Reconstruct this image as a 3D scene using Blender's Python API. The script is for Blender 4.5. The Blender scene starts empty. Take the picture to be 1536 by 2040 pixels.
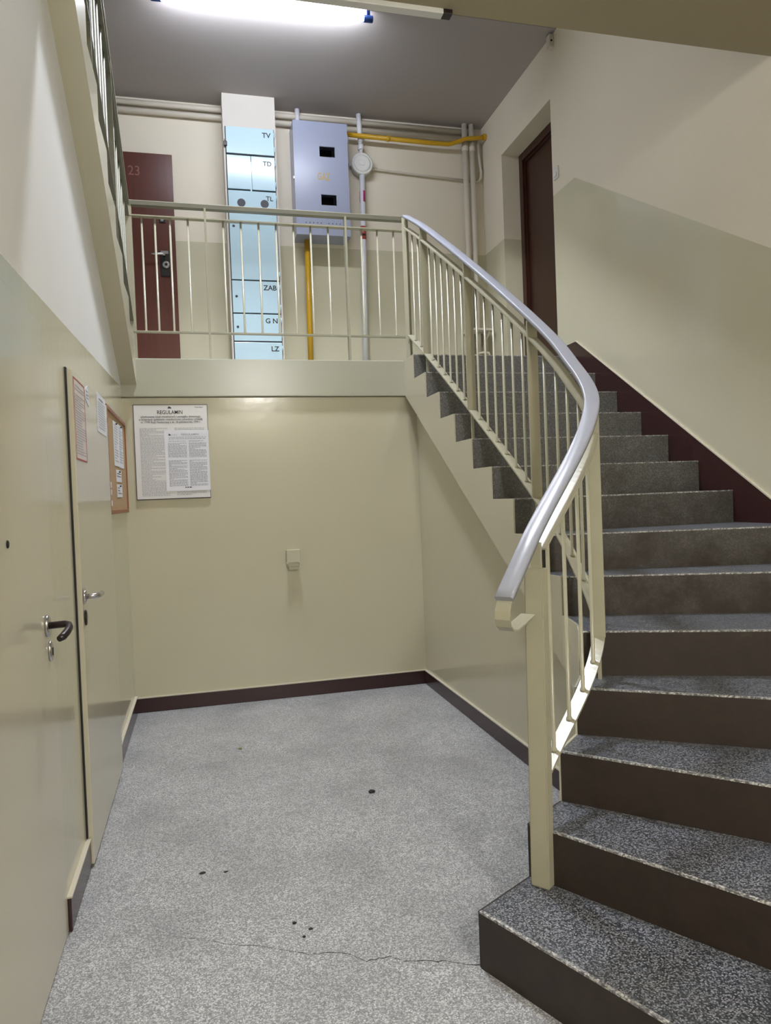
import bpy, bmesh, math, random
from mathutils import Vector, Matrix
random.seed(7)
C = bpy.context.scene.collection
SC = bpy.context.scene

# ---------------------------------------------------------------- camera
CAM_F, YAW, PITCH, ROLL = 1451.58, 0.24755, -0.021417, -0.038059
CAM_P = Vector((0.48225, -5.15682, 1.39589))
def camera_axes():
    cy, sy = math.cos(YAW), math.sin(YAW); cp, sp = math.cos(PITCH), math.sin(PITCH)
    f = Vector((sy*cp, cy*cp, sp)); r = Vector((cy, -sy, 0)); u = r.cross(f)
    c, s = math.cos(ROLL), math.sin(ROLL)
    return c*r + s*u, -s*r + c*u, f
_r, _u, _f = camera_axes()
cd = bpy.data.cameras.new('camera'); cam = bpy.data.objects.new('camera', cd); C.objects.link(cam)
cd.sensor_fit = 'VERTICAL'; cd.sensor_height = 36.0; cd.lens = CAM_F/2040*36.0
cd.clip_start = 0.05
m = Matrix(((_r.x, _u.x, -_f.x), (_r.y, _u.y, -_f.y), (_r.z, _u.z, -_f.z))).to_4x4()
m.translation = CAM_P
cam.matrix_world = m
SC.camera = cam

# ---------------------------------------------------------------- world and exposure
w = bpy.data.worlds.new('world'); SC.world = w; w.use_nodes = True
w.node_tree.nodes['Background'].inputs[0].default_value = (0.75, 0.82, 0.9, 1)
w.node_tree.nodes['Background'].inputs[1].default_value = 0.0
SC.view_settings.view_transform = 'Standard'; SC.view_settings.look = 'None'
SC.view_settings.gamma = 1.0; SC.view_settings.use_curve_mapping = False
SC.view_settings.exposure = 0.0
TUBE_STRENGTH = 140.0          # the glass tube over the landing
ENTRY_FILL_STRENGTH = 262.0         # added fill over the entrance, unseen behind the viewer
PENDANT_FILL_STRENGTH = 440.0         # added unseen pendant, filling the lobby from up the stairwell

# ---------------------------------------------------------------- materials
def lin(c):
    f = lambda v: v/12.92 if v <= 0.04045 else ((v+0.055)/1.055)**2.4
    return tuple(f(v/255.0) for v in c)+(1.0,)
class NT:
    def __init__(s, name):
        s.m = bpy.data.materials.new(name); s.m.use_nodes = True
        s.t = s.m.node_tree; s.b = s.t.nodes['Principled BSDF']
    def n(s, typ, **kw):
        x = s.t.nodes.new(typ)
        for k, v in kw.items(): setattr(x, k, v)
        return x
    def l(s, a, b): s.t.links.new(a, b)
    def math(s, op, a, b=None, c=None):
        x = s.n('ShaderNodeMath', operation=op)
        for i, v in enumerate((a, b, c)):
            if v is None: continue
            if isinstance(v, (int, float)): x.inputs[i].default_value = v
            else: s.l(v, x.inputs[i])
        return x.outputs[0]
    def mix(s, fac, a, b):
        x = s.n('ShaderNodeMix', data_type='RGBA')
        for sock, v in ((x.inputs[0], fac), (x.inputs[6], a), (x.inputs[7], b)):
            if isinstance(v, tuple): sock.default_value = v
            elif isinstance(v, (int, float)): sock.default_value = v
            else: s.l(v, sock)
        return x.outputs[2]
    def pos(s): return s.n('ShaderNodeNewGeometry').outputs['Position']
    def noise(s, scale, detail=3, vec=None, rough=0.55):
        x = s.n('ShaderNodeTexNoise'); x.inputs['Scale'].default_value = scale
        x.inputs['Detail'].default_value = detail; x.inputs['Roughness'].default_value = rough
        s.l(vec if vec is not None else s.pos(), x.inputs['Vector'])
        return x.outputs[0]
    def ramp(s, fac, stops):
        x = s.n('ShaderNodeValToRGB'); e = x.color_ramp.elements
        while len(e) < len(stops): e.new(0.5)
        for i, (p, c) in enumerate(stops): e[i].position = p; e[i].color = c
        s.l(fac, x.inputs[0]); return x.outputs[0]
    def bump(s, h, strength, dist=0.01):
        x = s.n('ShaderNodeBump'); x.inputs['Strength'].default_value = strength
        x.inputs['Distance'].default_value = dist; s.l(h, x.inputs['Height'])
        s.l(x.outputs[0], s.b.inputs['Normal'])

def plain(name, rgb, rough=0.5, metal=0.0, var=0.04, scale=6, bump=0.0, bscale=60, spec=0.5):
    k = NT(name); c = lin(rgb)
    d = tuple(v*(1-var*2) for v in c[:3])+(1,)
    k.l(k.mix(k.noise(scale), c, d), k.b.inputs['Base Color'])
    k.b.inputs['Roughness'].default_value = rough; k.b.inputs['Metallic'].default_value = metal
    k.b.inputs['Specular IOR Level'].default_value = spec
    if bump: k.bump(k.noise(bscale), bump, 0.003)
    return k.m

UPPER, LOWER = (231, 222, 205), (206, 201, 177)
def two_tone(name, line, upper=UPPER):
    """matt distemper above a painted line, glossy oil paint below it; line(k, x, y) gives its height"""
    k = NT(name); sp = k.n('ShaderNodeSeparateXYZ'); k.l(k.pos(), sp.inputs[0])
    wob = k.math('MULTIPLY', k.math('SUBTRACT', k.noise(9, 2), 0.5), 0.006)
    h = k.math('ADD', line(k, sp.outputs[0], sp.outputs[1]), wob)
    low = k.math('LESS_THAN', sp.outputs[2], h)
    n = k.noise(1.6, 4)
    up = k.mix(n, lin(upper), lin(tuple(v-8 for v in upper)))
    lo = k.mix(n, lin(LOWER), lin(tuple(v-8 for v in LOWER)))
    k.l(k.mix(low, up, lo), k.b.inputs['Base Color'])
    r = k.n('ShaderNodeMix'); k.l(low, r.inputs[0]); r.inputs[2].default_value = 0.75; r.inputs[3].default_value = 0.13
    k.l(r.outputs[0], k.b.inputs['Roughness'])
    # brush waves in the oil paint and a ridge along the painted line
    e = k.math('MULTIPLY', low, 0.25)
    hh = k.math('ADD', k.noise(14, 2), e)
    k.bump(hh, 0.05, 0.01)
    return k.m
M = {}
M['wall_landing'] = two_tone('landing wall paint', lambda k, x, y: k.math('ADD', 3.673, 0.0))
M['wall_right'] = two_tone('stair wall paint', lambda k, x, y: k.math('MINIMUM', 3.673, k.math('MULTIPLY_ADD', y, 0.615, 3.673+0.305*0.615)))
M['wall_left'] = two_tone('left wall paint', lambda k, x, y: k.math('MULTIPLY_ADD', y, 0.0386, 2.07+3.05*0.0386), (242, 241, 239))
M['wall_lower'] = two_tone('lobby wall paint', lambda k, x, y: k.math('ADD', 9.0, 0.0))
M['oil'] = plain('cream oil paint', (204, 199, 176), 0.2, var=0.03, scale=2, bump=0.04, bscale=14)
M['slab'] = plain('slab edge paint', (178, 178, 160), 0.25, var=0.03, scale=2, bump=0.05, bscale=16)
M['door_cream'] = plain('cream door paint', (206, 200, 179), 0.16, var=0.03, scale=2, bump=0.04, bscale=10)
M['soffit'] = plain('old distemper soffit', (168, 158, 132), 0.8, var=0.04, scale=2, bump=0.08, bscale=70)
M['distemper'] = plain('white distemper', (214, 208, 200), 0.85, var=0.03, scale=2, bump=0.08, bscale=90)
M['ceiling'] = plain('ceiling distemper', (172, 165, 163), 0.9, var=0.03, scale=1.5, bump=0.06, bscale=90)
M['brown'] = plain('dark brown skirting paint', (58, 34, 34), 0.22, var=0.08, scale=8, bump=0.04)
M['edge'] = plain('pale paint ridge', (208, 200, 180), 0.4)
M['rail'] = plain('cream railing paint', (175, 171, 149), 0.24, var=0.04, scale=12, bump=0.05, bscale=70)
M['railgrey'] = plain('greyish handrail paint', (126, 124, 108), 0.35)
M['raildim'] = plain('dimmed railing paint', (126, 124, 106), 0.5, var=0.08, scale=20)  # shade put into the colour so the upper railing looks less lit
M['pvc'] = plain('grey plastic handrail', (168, 171, 184), 0.22, var=0.05, scale=14)
M['pipe'] = plain('cream pipe paint', (214, 206, 192), 0.4)
M['yellow'] = plain('yellow gas pipe paint', (205, 160, 30), 0.35, var=0.06)
M['white'] = plain('white plastic', (225, 224, 220), 0.35)
M['pipewhite'] = plain('white plastic pipe', (226, 226, 232), 0.3)
M['meter'] = plain('pale blue sheet steel', (196, 224, 238), 0.16, var=0.03, scale=3, bump=0.03, bscale=8)
M['gas'] = plain('lavender grey sheet steel', (160, 166, 189), 0.28, var=0.03, scale=3, bump=0.03, bscale=8)
M['black'] = plain('black gap', (14, 16, 18), 0.6)
M['ink'] = plain('black stencil paint', (20, 26, 34), 0.5)
M['inkgrey'] = plain('grey print', (168, 171, 183), 0.6)
M['inkdark'] = plain('dark print', (70, 70, 78), 0.6)
M['inkfaint'] = plain('faded chalk', (142, 98, 86), 0.7)
M['inkpale'] = plain('pale print', (185, 186, 196), 0.6)
M['red'] = plain('red print', (176, 74, 74), 0.5)
M['magenta'] = plain('magenta sticker', (190, 50, 120), 0.5)
M['stencil'] = plain('yellow stencil paint', (188, 164, 92), 0.5)
M['paper'] = plain('white paper', (240, 241, 249), 0.6, var=0.02)
M['paperwarm'] = plain('laminated board', (232, 231, 231), 0.25, var=0.02)
M['paperpink'] = plain('pinkish poster paper', (226, 212, 208), 0.3, var=0.02)
M['cork'] = plain('cork', (190, 160, 122), 0.8, var=0.12, scale=120, bump=0.1, bscale=200)
M['pinewood'] = plain('orange pine frame', (152, 90, 52), 0.4, var=0.1, scale=30)
M['chrome'] = plain('brushed steel', (200, 198, 200), 0.25, metal=1.0)
M['dark'] = plain('dark bronze', (46, 36, 36), 0.3, metal=0.3)
M['blackplastic'] = plain('black plastic', (18, 19, 22), 0.35)
M['blue'] = plain('blue lamp cap', (24, 60, 130), 0.35)
M['dirt'] = plain('dark crumb', (40, 38, 36), 0.8)
M['leaf'] = plain('yellowed leaf', (140, 130, 50), 0.7)

def terrazzo(name, dark, mid, light, rough, scale=135.0, dirt=0.35, dirt_c=(60, 58, 56), specks=False):
    k = NT(name)
    v = k.n('ShaderNodeTexVoronoi'); v.inputs['Scale'].default_value = scale; k.l(k.pos(), v.inputs['Vector'])
    s = k.n('ShaderNodeSeparateColor'); k.l(v.outputs['Color'], s.inputs[0])
    c = k.ramp(s.outputs[0], [(0.0, lin(dark)), (0.38, lin(mid)), (0.7, lin(light)), (1.0, lin(tuple(min(255, a+26) for a in light)))])
    edge = k.ramp(v.outputs['Distance'], [(0.35, (0, 0, 0, 1)), (0.75, (1, 1, 1, 1))])
    c = k.mix(k.math('MULTIPLY', edge, 0.55), c, lin(dark))
    d = k.ramp(k.noise(2.2, 5, rough=0.65), [(0.42, (0, 0, 0, 1)), (0.72, (1, 1, 1, 1))])
    st = k.ramp(k.noise(11, 4, rough=0.7), [(0.5, (0, 0, 0, 1)), (0.8, (1, 1, 1, 1))])
    f = k.math('MULTIPLY', k.math('MAXIMUM', d, st), dirt)
    c = k.mix(f, c, lin(dirt_c))
    if specks:                 # trodden-in dirt spots
        q = k.n('ShaderNodeTexVoronoi'); q.inputs['Scale'].default_value = 7.0
        wv = k.n('ShaderNodeVectorMath', operation='ADD'); nz = k.n('ShaderNodeTexNoise'); nz.inputs['Scale'].default_value = 40
        sc_ = k.n('ShaderNodeVectorMath', operation='SCALE'); sc_.inputs['Scale'].default_value = 0.02
        k.l(k.pos(), nz.inputs['Vector']); k.l(nz.outputs['Color'], sc_.inputs[0]); k.l(k.pos(), wv.inputs[0]); k.l(sc_.outputs[0], wv.inputs[1]); k.l(wv.outputs[0], q.inputs['Vector'])
        sq = k.n('ShaderNodeSeparateColor'); k.l(q.outputs['Color'], sq.inputs[0])
        spot = k.math('LESS_THAN', q.outputs['Distance'], k.math('MULTIPLY', k.math('SUBTRACT', sq.outputs[0], 0.45), 0.075))
        c = k.mix(k.math('MULTIPLY', spot, 0.75), c, lin((62, 60, 58)))
    k.l(c, k.b.inputs['Base Color'])
    k.b.inputs['Roughness'].default_value = rough
    k.bump(k.noise(160, 2), 0.06, 0.002)
    return k.m
M['floor'] = terrazzo('grey terrazzo floor', (120, 120, 121), (160, 160, 161), (200, 200, 200), 0.42, 250, 0.5, (108, 108, 110), True)
M['tread'] = terrazzo('dark worn terrazzo', (46, 49, 55), (78, 81, 87), (136, 139, 146), 0.36, 235, 0.4, (66, 65, 65))
M['nosing'] = terrazzo('worn pale nosing', (90, 90, 92), (150, 150, 150), (200, 198, 194), 0.4, 160, 0.3, (96, 94, 92))
def riser_mat():
    """grey terrazzo with remains of brown floor paint; shade of the lower steps is mixed into its colour"""
    k = NT('worn shaded riser')
    v = k.n('ShaderNodeTexVoronoi'); v.inputs['Scale'].default_value = 210; k.l(k.pos(), v.inputs['Vector'])
    s = k.n('ShaderNodeSeparateColor'); k.l(v.outputs['Color'], s.inputs[0])
    c = k.ramp(s.outputs[0], [(0, lin((80, 80, 78))), (0.6, lin((99, 99, 96))), (1, lin((124, 124, 121)))])
    sp = k.n('ShaderNodeSeparateXYZ'); k.l(k.pos(), sp.inputs[0])
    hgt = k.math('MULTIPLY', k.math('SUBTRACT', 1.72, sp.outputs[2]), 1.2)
    paint = k.n('ShaderNodeClamp'); k.l(k.math('ADD', hgt, k.math('MULTIPLY', k.math('SUBTRACT', k.noise(5, 5, rough=0.7), 0.5), 1.6)), paint.inputs[0])  # grows downward: brown paint remains plus painted-in shade
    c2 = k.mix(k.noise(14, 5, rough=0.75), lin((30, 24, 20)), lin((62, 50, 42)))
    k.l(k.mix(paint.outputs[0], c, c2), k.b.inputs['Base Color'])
    k.b.inputs['Roughness'].default_value = 0.5; k.bump(k.noise(120, 2), 0.08, 0.002)
    return k.m
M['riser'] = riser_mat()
def wood(name, a, b, rough):
    k = NT(name); mp = k.n('ShaderNodeMapping'); mp.inputs['Scale'].default_value = (60, 60, 1.6); k.l(k.pos(), mp.inputs[0])
    n = k.noise(1.0, 5, mp.outputs[0], 0.6)
    k.l(k.mix(n, lin(a), lin(b)), k.b.inputs['Base Color']); k.b.inputs['Roughness'].default_value = rough
    return k.m
M['mahogany'] = wood('mahogany veneer', (98, 50, 38), (72, 33, 24), 0.32)
M['darkwood'] = wood('dark brown door', (66, 30, 19), (38, 16, 10), 0.35)
def glow(name, rgb, s):
    k = NT(name); k.b.inputs['Base Color'].default_value = lin(rgb)
    k.b.inputs['Emission Color'].default_value = lin(rgb); k.b.inputs['Emission Strength'].default_value = s
    return k.m
M['tube'] = glow('lit tube', (236, 243, 255), TUBE_STRENGTH)
M['pendant_fill'] = glow('added pendant fill', (240, 245, 255), PENDANT_FILL_STRENGTH)  # glow of the added stairwell fill
M['globe'] = glow('added entry fill', (250, 248, 248), ENTRY_FILL_STRENGTH)  # glow of the added entrance fill

# ---------------------------------------------------------------- mesh helpers
def box(bm, x0, x1, y0, y1, z0, z1, bev=0.0):
    vs = [bm.verts.new((x, y, z)) for x in (x0, x1) for y in (y0, y1) for z in (z0, z1)]
    fs = [bm.faces.new([vs[i] for i in f]) for f in ((0, 1, 3, 2), (4, 6, 7, 5), (0, 4, 5, 1), (2, 3, 7, 6), (0, 2, 6, 4), (1, 5, 7, 3))]
    if bev:
        es = list({e for f in fs for e in f.edges})
        bmesh.ops.bevel(bm, geom=es, offset=bev, segments=2, affect='EDGES', profile=0.5)
def prism(bm, pts, d):
    """closed polygon pts (3-D, coplanar) extruded by the vector d"""
    d = Vector(d); a = [bm.verts.new(p) for p in pts]; b = [bm.verts.new(Vector(p)+d) for p in pts]
    bm.faces.new(a); bm.faces.new(list(reversed(b)))
    n = len(pts)
    for i in range(n): bm.faces.new((a[i], b[i], b[(i+1) % n], a[(i+1) % n]))
def tube(bm, pts, r, seg=12, cap=True):
    pts = [Vector(p) for p in pts]; rs = r if isinstance(r, (list, tuple)) else [r]*len(pts)
    rings = []; side = None
    for i, p in enumerate(pts):
        t = (pts[min(i+1, len(pts)-1)]-pts[max(i-1, 0)]).normalized()
        if side is None:
            side = t.orthogonal().normalized()
        side = (side - t*side.dot(t)).normalized(); u = t.cross(side)
        rings.append([bm.verts.new(p+(side*math.cos(2*math.pi*j/seg)+u*math.sin(2*math.pi*j/seg))*rs[i]) for j in range(seg)])
    for a, b in zip(rings, rings[1:]):
        for j in range(seg): f = bm.faces.new((a[j], a[(j+1) % seg], b[(j+1) % seg], b[j])); f.smooth = True
    if cap: bm.faces.new(list(reversed(rings[0]))); bm.faces.new(rings[-1])
def sweep(bm, pts, prof, smooth=True):
    """profile (side, normal) swept along pts, kept level across its width"""
    pts = [Vector(p) for p in pts]; rings = []; last = None
    for i, p in enumerate(pts):
        t = (pts[min(i+1, len(pts)-1)]-pts[max(i-1, 0)]).normalized()
        s = t.cross(Vector((0, 0, 1)))
        s = s.normalized() if s.length > 0.15 else last
        if last is not None and s.dot(last) < 0: s = -s
        last = s; n = s.cross(t)
        if i == 0: sgn = 1 if n.z > 0 else -1
        rings.append([bm.verts.new(p+s*a+n*b*sgn) for a, b in prof])
    k = len(prof)
    for a, b in zip(rings, rings[1:]):
        for j in range(k): f = bm.faces.new((a[j], a[(j+1) % k], b[(j+1) % k], b[j])); f.smooth = smooth and k > 4
    bm.faces.new(list(reversed(rings[0]))); bm.faces.new(rings[-1])
def crisp(bm):
    for e in bm.edges: e.smooth = not (len(e.link_faces) == 2 and e.calc_face_angle(0) > 0.45)
def flat(w, t): return [(-w/2, 0), (w/2, 0), (w/2, t), (-w/2, t)]
def lathe(bm, c, axis, prof, seg=24):
    """prof: (distance along axis, radius)"""
    c = Vector(c); ax = Vector(axis).normalized(); s = ax.orthogonal().normalized(); u = ax.cross(s)
    rings = [[bm.verts.new(c+ax*d+(s*math.cos(2*math.pi*j/seg)+u*math.sin(2*math.pi*j/seg))*r) for j in range(seg)] for d, r in prof]
    for a, b in zip(rings, rings[1:]):
        for j in range(seg): f = bm.faces.new((a[j], a[(j+1) % seg], b[(j+1) % seg], b[j])); f.smooth = True
    bm.faces.new(list(reversed(rings[0]))); bm.faces.new(rings[-1])
def BM(): return bmesh.new()
WORLD = {}
def obj(name, bm, mat, parent=None, label=None):
    base = Vector((0, 0, 0)) if parent is None else WORLD[parent.name]
    bmesh.ops.recalc_face_normals(bm, faces=bm.faces)
    if base.length: bmesh.ops.translate(bm, vec=-base, verts=bm.verts)
    me = bpy.data.meshes.new(name); bm.to_mesh(me); bm.free()
    me.materials.append(M[mat] if isinstance(mat, str) else mat)
    o = bpy.data.objects.new(name, me); C.objects.link(o)
    if parent is not None: o.parent = parent
    WORLD[o.name] = base
    if label: o['label'] = label
    return o
def tag(o, label, cat, group=None):
    o['label'] = label; o['category'] = cat
    if group: o['group'] = group
    return o
def thing(name, loc, label, cat, group=None):
    o = bpy.data.objects.new(name, None); C.objects.link(o); o.location = loc; o.empty_display_size = 0.1
    WORLD[o.name] = Vector(loc)
    return tag(o, label, cat, group)
def setting(name, bm, mat, label=None, parent=None):
    o = obj(name, bm, mat, parent)
    if parent is None: o['kind'] = 'structure'
    if label: o['label'] = label
    return o
def setting_empty(name, loc, label):
    o = bpy.data.objects.new(name, None); C.objects.link(o); o.location = loc; o.empty_display_size = 0.1
    WORLD[o.name] = Vector(loc); o['kind'] = 'structure'; o['label'] = label
    return o
def lettering(name, body, size, origin, right, up, mat, parent, align='LEFT', stretch=1.0, depth=0.0006):
    cu = bpy.data.curves.new(name, 'FONT'); cu.body = body; cu.size = size; cu.align_x = align; cu.extrude = depth
    if name == 'stencil': cu.offset = 0.016*size
    if name == 'heading': cu.offset = 0.006*size
    cu.resolution_u = 3
    t = bpy.data.objects.new(name+'_curve', cu); C.objects.link(t)
    dg = bpy.context.evaluated_depsgraph_get(); me = bpy.data.meshes.new_from_object(t.evaluated_get(dg))
    bpy.data.objects.remove(t); bpy.data.curves.remove(cu)
    r, u = Vector(right).normalized(), Vector(up).normalized(); n = r.cross(u)
    base = WORLD[parent.name] if parent else Vector((0, 0, 0))
    for v in me.vertices:
        p = Vector(origin)+r*v.co.x*stretch+u*v.co.y+n*v.co.z
        v.co = p-base
    me.name = name; me.materials.clear(); me.materials.append(M[mat])
    o = bpy.data.objects.new(name, me); C.objects.link(o)
    if parent is not None: o.parent = parent
    WORLD[o.name] = base
    return o

# ---------------------------------------------------------------- main measures (metres)
H = 0.17                       # one riser
ZL = 14*H                      # landing floor
ZC, YB, XR, W = 4.87, 1.424, 3.23, 2.05
XLL = -1.3                     # left wall of the upper flights
YF = -7.2                      # wall behind the viewer
YH, ZH = -2.19, 3.44           # edge and underside of the half landing

# ---------------------------------------------------------------- room shell
b = BM(); box(b, -0.12, XR+0.2, YF, 0.2, -0.15, 0.0); floor = setting('floor', b, 'floor', 'grey speckled terrazzo lobby floor')
b = BM(); box(b, -0.12, W+0.2, 0.0, 0.2, 0.0, 2.12); setting('wall_back', b, 'wall_lower', 'cream glossy wall under the landing')
b = BM(); box(b, W, W+0.1, -2.45, 0.0, 0.0, 2.1)
for v in b.verts:              # the top follows the slope of the flight
    if v.co.z > 1: v.co.z = 2.38-0.396+(v.co.y+0.248)*0.634
setting('wall_stair', b, 'wall_lower', 'cream glossy wall closing the space under the stairs')
b = BM(); prism(b, [(0, YF, 0), (0, 0.0, 0), (0, 0.0, 2.18), (0, -0.03, 2.205), (0, YH, 3.335), (0, YH, 3.44), (0, YF, 3.44)], (-0.12, 0, 0))
setting('wall_left', b, 'wall_left', 'left wall painted cream below and white above')
b = BM(); box(b, XLL-0.1, XR+0.2, YB, YB+0.2, ZL-0.3, 7.6); setting('wall_landing', b, 'wall_landing', 'back wall of the landing, cream below and white above')
b = BM()
for a in ((-4.6, 0.03, 0, 7.6), (0.97, YB, ZL, 7.6), (0.03, 0.97, 4.42, 7.6), (0.03, YB, 0, ZL)):
    box(b, XR, XR+0.3, a[0], a[1], a[2], a[3])
setting('wall_right', b, 'wall_right', 'stair side wall with a painted line that follows the steps')
b = BM(); box(b, XLL-0.1, XLL, YF, YB, 2.1, 7.6); setting('wall_flight', b, 'distemper', 'wall beside the upper flight')
b = BM(); box(b, 3.1, XR+0.2, -4.7, -4.5, 0, ZH); setting('wall_corner', b, 'wall_lower', 'wall at the foot of the stairs')
b = BM(); box(b, -0.12, 3.22, YF-0.1, YF, 0, ZH); box(b, 3.1, 3.22, YF, -4.7, 0, ZH); setting('wall_front', b, 'wall_lower', 'entrance wall of the lobby')
b = BM(); box(b, XLL, XR, -3.7, -3.6, ZH+0.2, 7.6); setting('wall_front', b, 'distemper', 'outer wall of the half landing')
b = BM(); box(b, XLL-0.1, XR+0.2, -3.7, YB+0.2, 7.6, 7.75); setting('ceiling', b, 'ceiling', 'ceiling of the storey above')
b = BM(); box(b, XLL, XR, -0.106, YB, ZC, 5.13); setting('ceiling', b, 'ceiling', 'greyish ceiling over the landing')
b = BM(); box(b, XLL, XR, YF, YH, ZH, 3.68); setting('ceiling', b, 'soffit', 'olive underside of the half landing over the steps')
b = BM(); box(b, XLL, W, -0.03, YB, 2.122, ZL, 0.006); box(b, W-0.06, XR, -0.02, YB, 2.122, ZL); setting('floor_landing', b, 'slab', 'cream edged landing slab')

# skirtings
def skirting(name, bms, label):
    o = None
    for bm_, mat in bms:
        if o is None: o = setting(name, bm_, mat, label)
        else: obj('paint_ridge', bm_, mat, o)
    return o
a, e = BM(), BM(); box(a, 0.0, W, -0.014, 0, 0, 0.097, 0.003); box(e, 0.0, W, -0.017, 0, 0.097, 0.103)
skirting('baseboard_back', [(a, 'brown'), (e, 'edge')], 'dark brown skirting under the notice')
a, e = BM(), BM(); box(a, W-0.014, W, -2.4, -0.014, 0, 0.097, 0.003); box(e, W-0.017, W, -2.4, -0.014, 0.097, 0.103)
skirting('baseboard_stair', [(a, 'brown'), (e, 'edge')], 'dark brown skirting under the stairs')
for y0, y1, lab in ((-1.06, -0.014, 'short dark brown skirting in the far corner'), (-2.59, -2.12, 'short dark brown skirting between the two doors')):
    a, e = BM(), BM(); box(a, 0, 0.014, y0, y1, 0, 0.112, 0.003); box(e, 0, 0.017, y0, y1, 0.112, 0.118)
    skirting('baseboard_left', [(a, 'brown'), (e, 'edge')], lab)
poly = [(-0.06, ZL), (-0.06, 2.486), (-0.265, 2.486), (-2.2, 1.262), (-2.9, 0.83), (-2.9, 0.4), (-2.1, 1.0)]
a, e = BM(), BM()
prism(a, [(XR, y, z) for y, z in poly], (-0.012, 0, 0))
prism(e, [(XR, y, z) for y, z in [(-0.06, 2.486), (-0.265, 2.486), (-2.2, 1.262), (-2.9, 0.83), (-2.9, 0.838), (-2.2, 1.27), (-0.262, 2.493), (-0.06, 2.493)]], (-0.014, 0, 0))
skirting('baseboard_right', [(a, 'brown'), (e, 'edge')], 'dark brown sloping skirting beside the steps')

# ---------------------------------------------------------------- doors
# far left door, a flush leaf lying on the wall
d = setting_empty('door_2', (0, -1.6, 0), 'cream flush door with a straight steel lever, far left')
b = BM(); box(b, 0.0015, 0.024, -2.15, -1.08, 0.012, 1.93, 0.003); obj('door_leaf', b, 'door_cream', d)
b = BM(); box(b, 0.0, 0.006, -2.165, -2.14, 0.12, 1.935); obj('door_gap', b, 'black', d)
hd = BM(); lathe(hd, (0.024, -2.115, 1.052), (1, 0, 0), [(0, 0.024), (0.008, 0.024), (0.012, 0.019)]); box(hd, 0.024, 0.03, -2.137, -2.093, 1.022, 1.082, 0.004)
hd = obj('handle_plate', hd, 'chrome', d)
b = BM(); tube(b, [(0.03, -2.115, 1.05), (0.066, -2.115, 1.05), (0.074, -2.10, 1.05), (0.076, -2.06, 1.048), (0.076, -2.0, 1.046), (0.074, -1.975, 1.045)], [0.010, 0.010, 0.0105, 0.011, 0.011, 0.007]); obj('lever', b, 'chrome', hd)
b = BM(); lathe(b, (0.024, -2.1, 0.965), (1, 0, 0), [(0, 0.024), (0.006, 0.023), (0.008, 0.014)]); kp = obj('keyhole_plate', b, 'dark', d)
for v in kp.data.vertices: v.co.z = (v.co.z-0.965)*1.3+0.965
# near left door
d = setting_empty('door_1', (0, -3.1, 0), 'cream flush door with a dark lever and a peephole')
b = BM(); box(b, -0.03, 0.004, -3.62, -2.6, 0.01, 2.0, 0.002); obj('door_leaf', b, 'door_cream', d)
b = BM(); lathe(b, (0.004, -3.138, 1.311), (1, 0, 0), [(0, 0.011), (0.003, 0.009), (0.0035, 0.005)]); obj('peephole', b, 'black', d)
b = BM(); lathe(b, (0.004, -2.725, 1.036), (1, 0, 0), [(0, 0.027), (0.008, 0.027), (0.011, 0.022)]); hd = obj('handle_plate', b, 'chrome', d)
for v in hd.data.vertices: v.co.z = (v.co.z-1.036)*1.25+1.036
b = BM(); tube(b, [(0.012, -2.722, 1.036), (0.058, -2.722, 1.038), (0.07, -2.73, 1.036), (0.074, -2.745, 1.03), (0.071, -2.772, 1.021), (0.064, -2.80, 1.012), (0.056, -2.815, 1.008)], [0.011, 0.011, 0.011, 0.0115, 0.012, 0.012, 0.009]); obj('lever', b, 'dark', hd)
b = BM(); lathe(b, (0.004, -2.69, 0.952), (1, 0, 0), [(0, 0.024), (0.006, 0.024), (0.009, 0.018)]); kp = obj('keyhole_plate', b, 'chrome', d)
for v in kp.data.vertices: v.co.z = (v.co.z-0.952)*1.35+0.952
b = BM(); box(b, 0.012, 0.0145, -2.692, -2.684, 0.938, 0.962); obj('keyhole', b, 'black', kp)
# mahogany flat door on the landing
d = setting_empty('door_3', (-0.1, YB, ZL), 'reddish brown veneered flat door behind the landing railing')
b = BM(); box(b, -0.55, 0.366, YB-0.022, YB, ZL+0.004, 4.4, 0.003); lf = obj('door_leaf', b, 'mahogany', d)
b = BM(); box(b, 0.232, 0.312, YB-0.034, YB-0.022, 3.352, 3.575, 0.006); hp = obj('lock_plate', b, 'blackplastic', d)
b = BM(); box(b, 0.24, 0.304, YB-0.038, YB-0.034, 3.545, 3.572, 0.002); obj('plate_badge', b, 'chrome', hp)
b = BM(); lathe(b, (0.28, YB-0.034, 3.452), (0, -1, 0), [(0, 0.032), (0.012, 0.031), (0.016, 0.024)]); obj('cylinder_guard', b, 'chrome', hp)
b = BM(); lathe(b, (0.28, YB-0.05, 3.452), (0, -1, 0), [(0, 0.012), (0.003, 0.010)]); obj('keyway', b, 'black', hp)
b = BM(); tube(b, [(0.27, YB-0.03, 3.528), (0.27, YB-0.07, 3.528), (0.255, YB-0.085, 3.528), (0.2, YB-0.088, 3.526), (0.165, YB-0.086, 3.524)], 0.011); obj('lever', b, 'chrome', hp)
b = BM(); box(b, 0.238, 0.292, YB-0.03, YB-0.022, 3.812, 3.866, 0.004); pp = obj('peephole', b, 'blackplastic', d)
b = BM(); lathe(b, (0.262, YB-0.03, 3.838), (0, -1, 0), [(0, 0.016), (0.004, 0.014)]); obj('peephole_lens', b, 'chrome', pp)
lettering('door_number', '23', 0.115, (0.0, YB-0.0228, 4.205), (1, 0, 0), (0, 0, 1), 'inkfaint', d, 'LEFT', 0.9)
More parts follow.
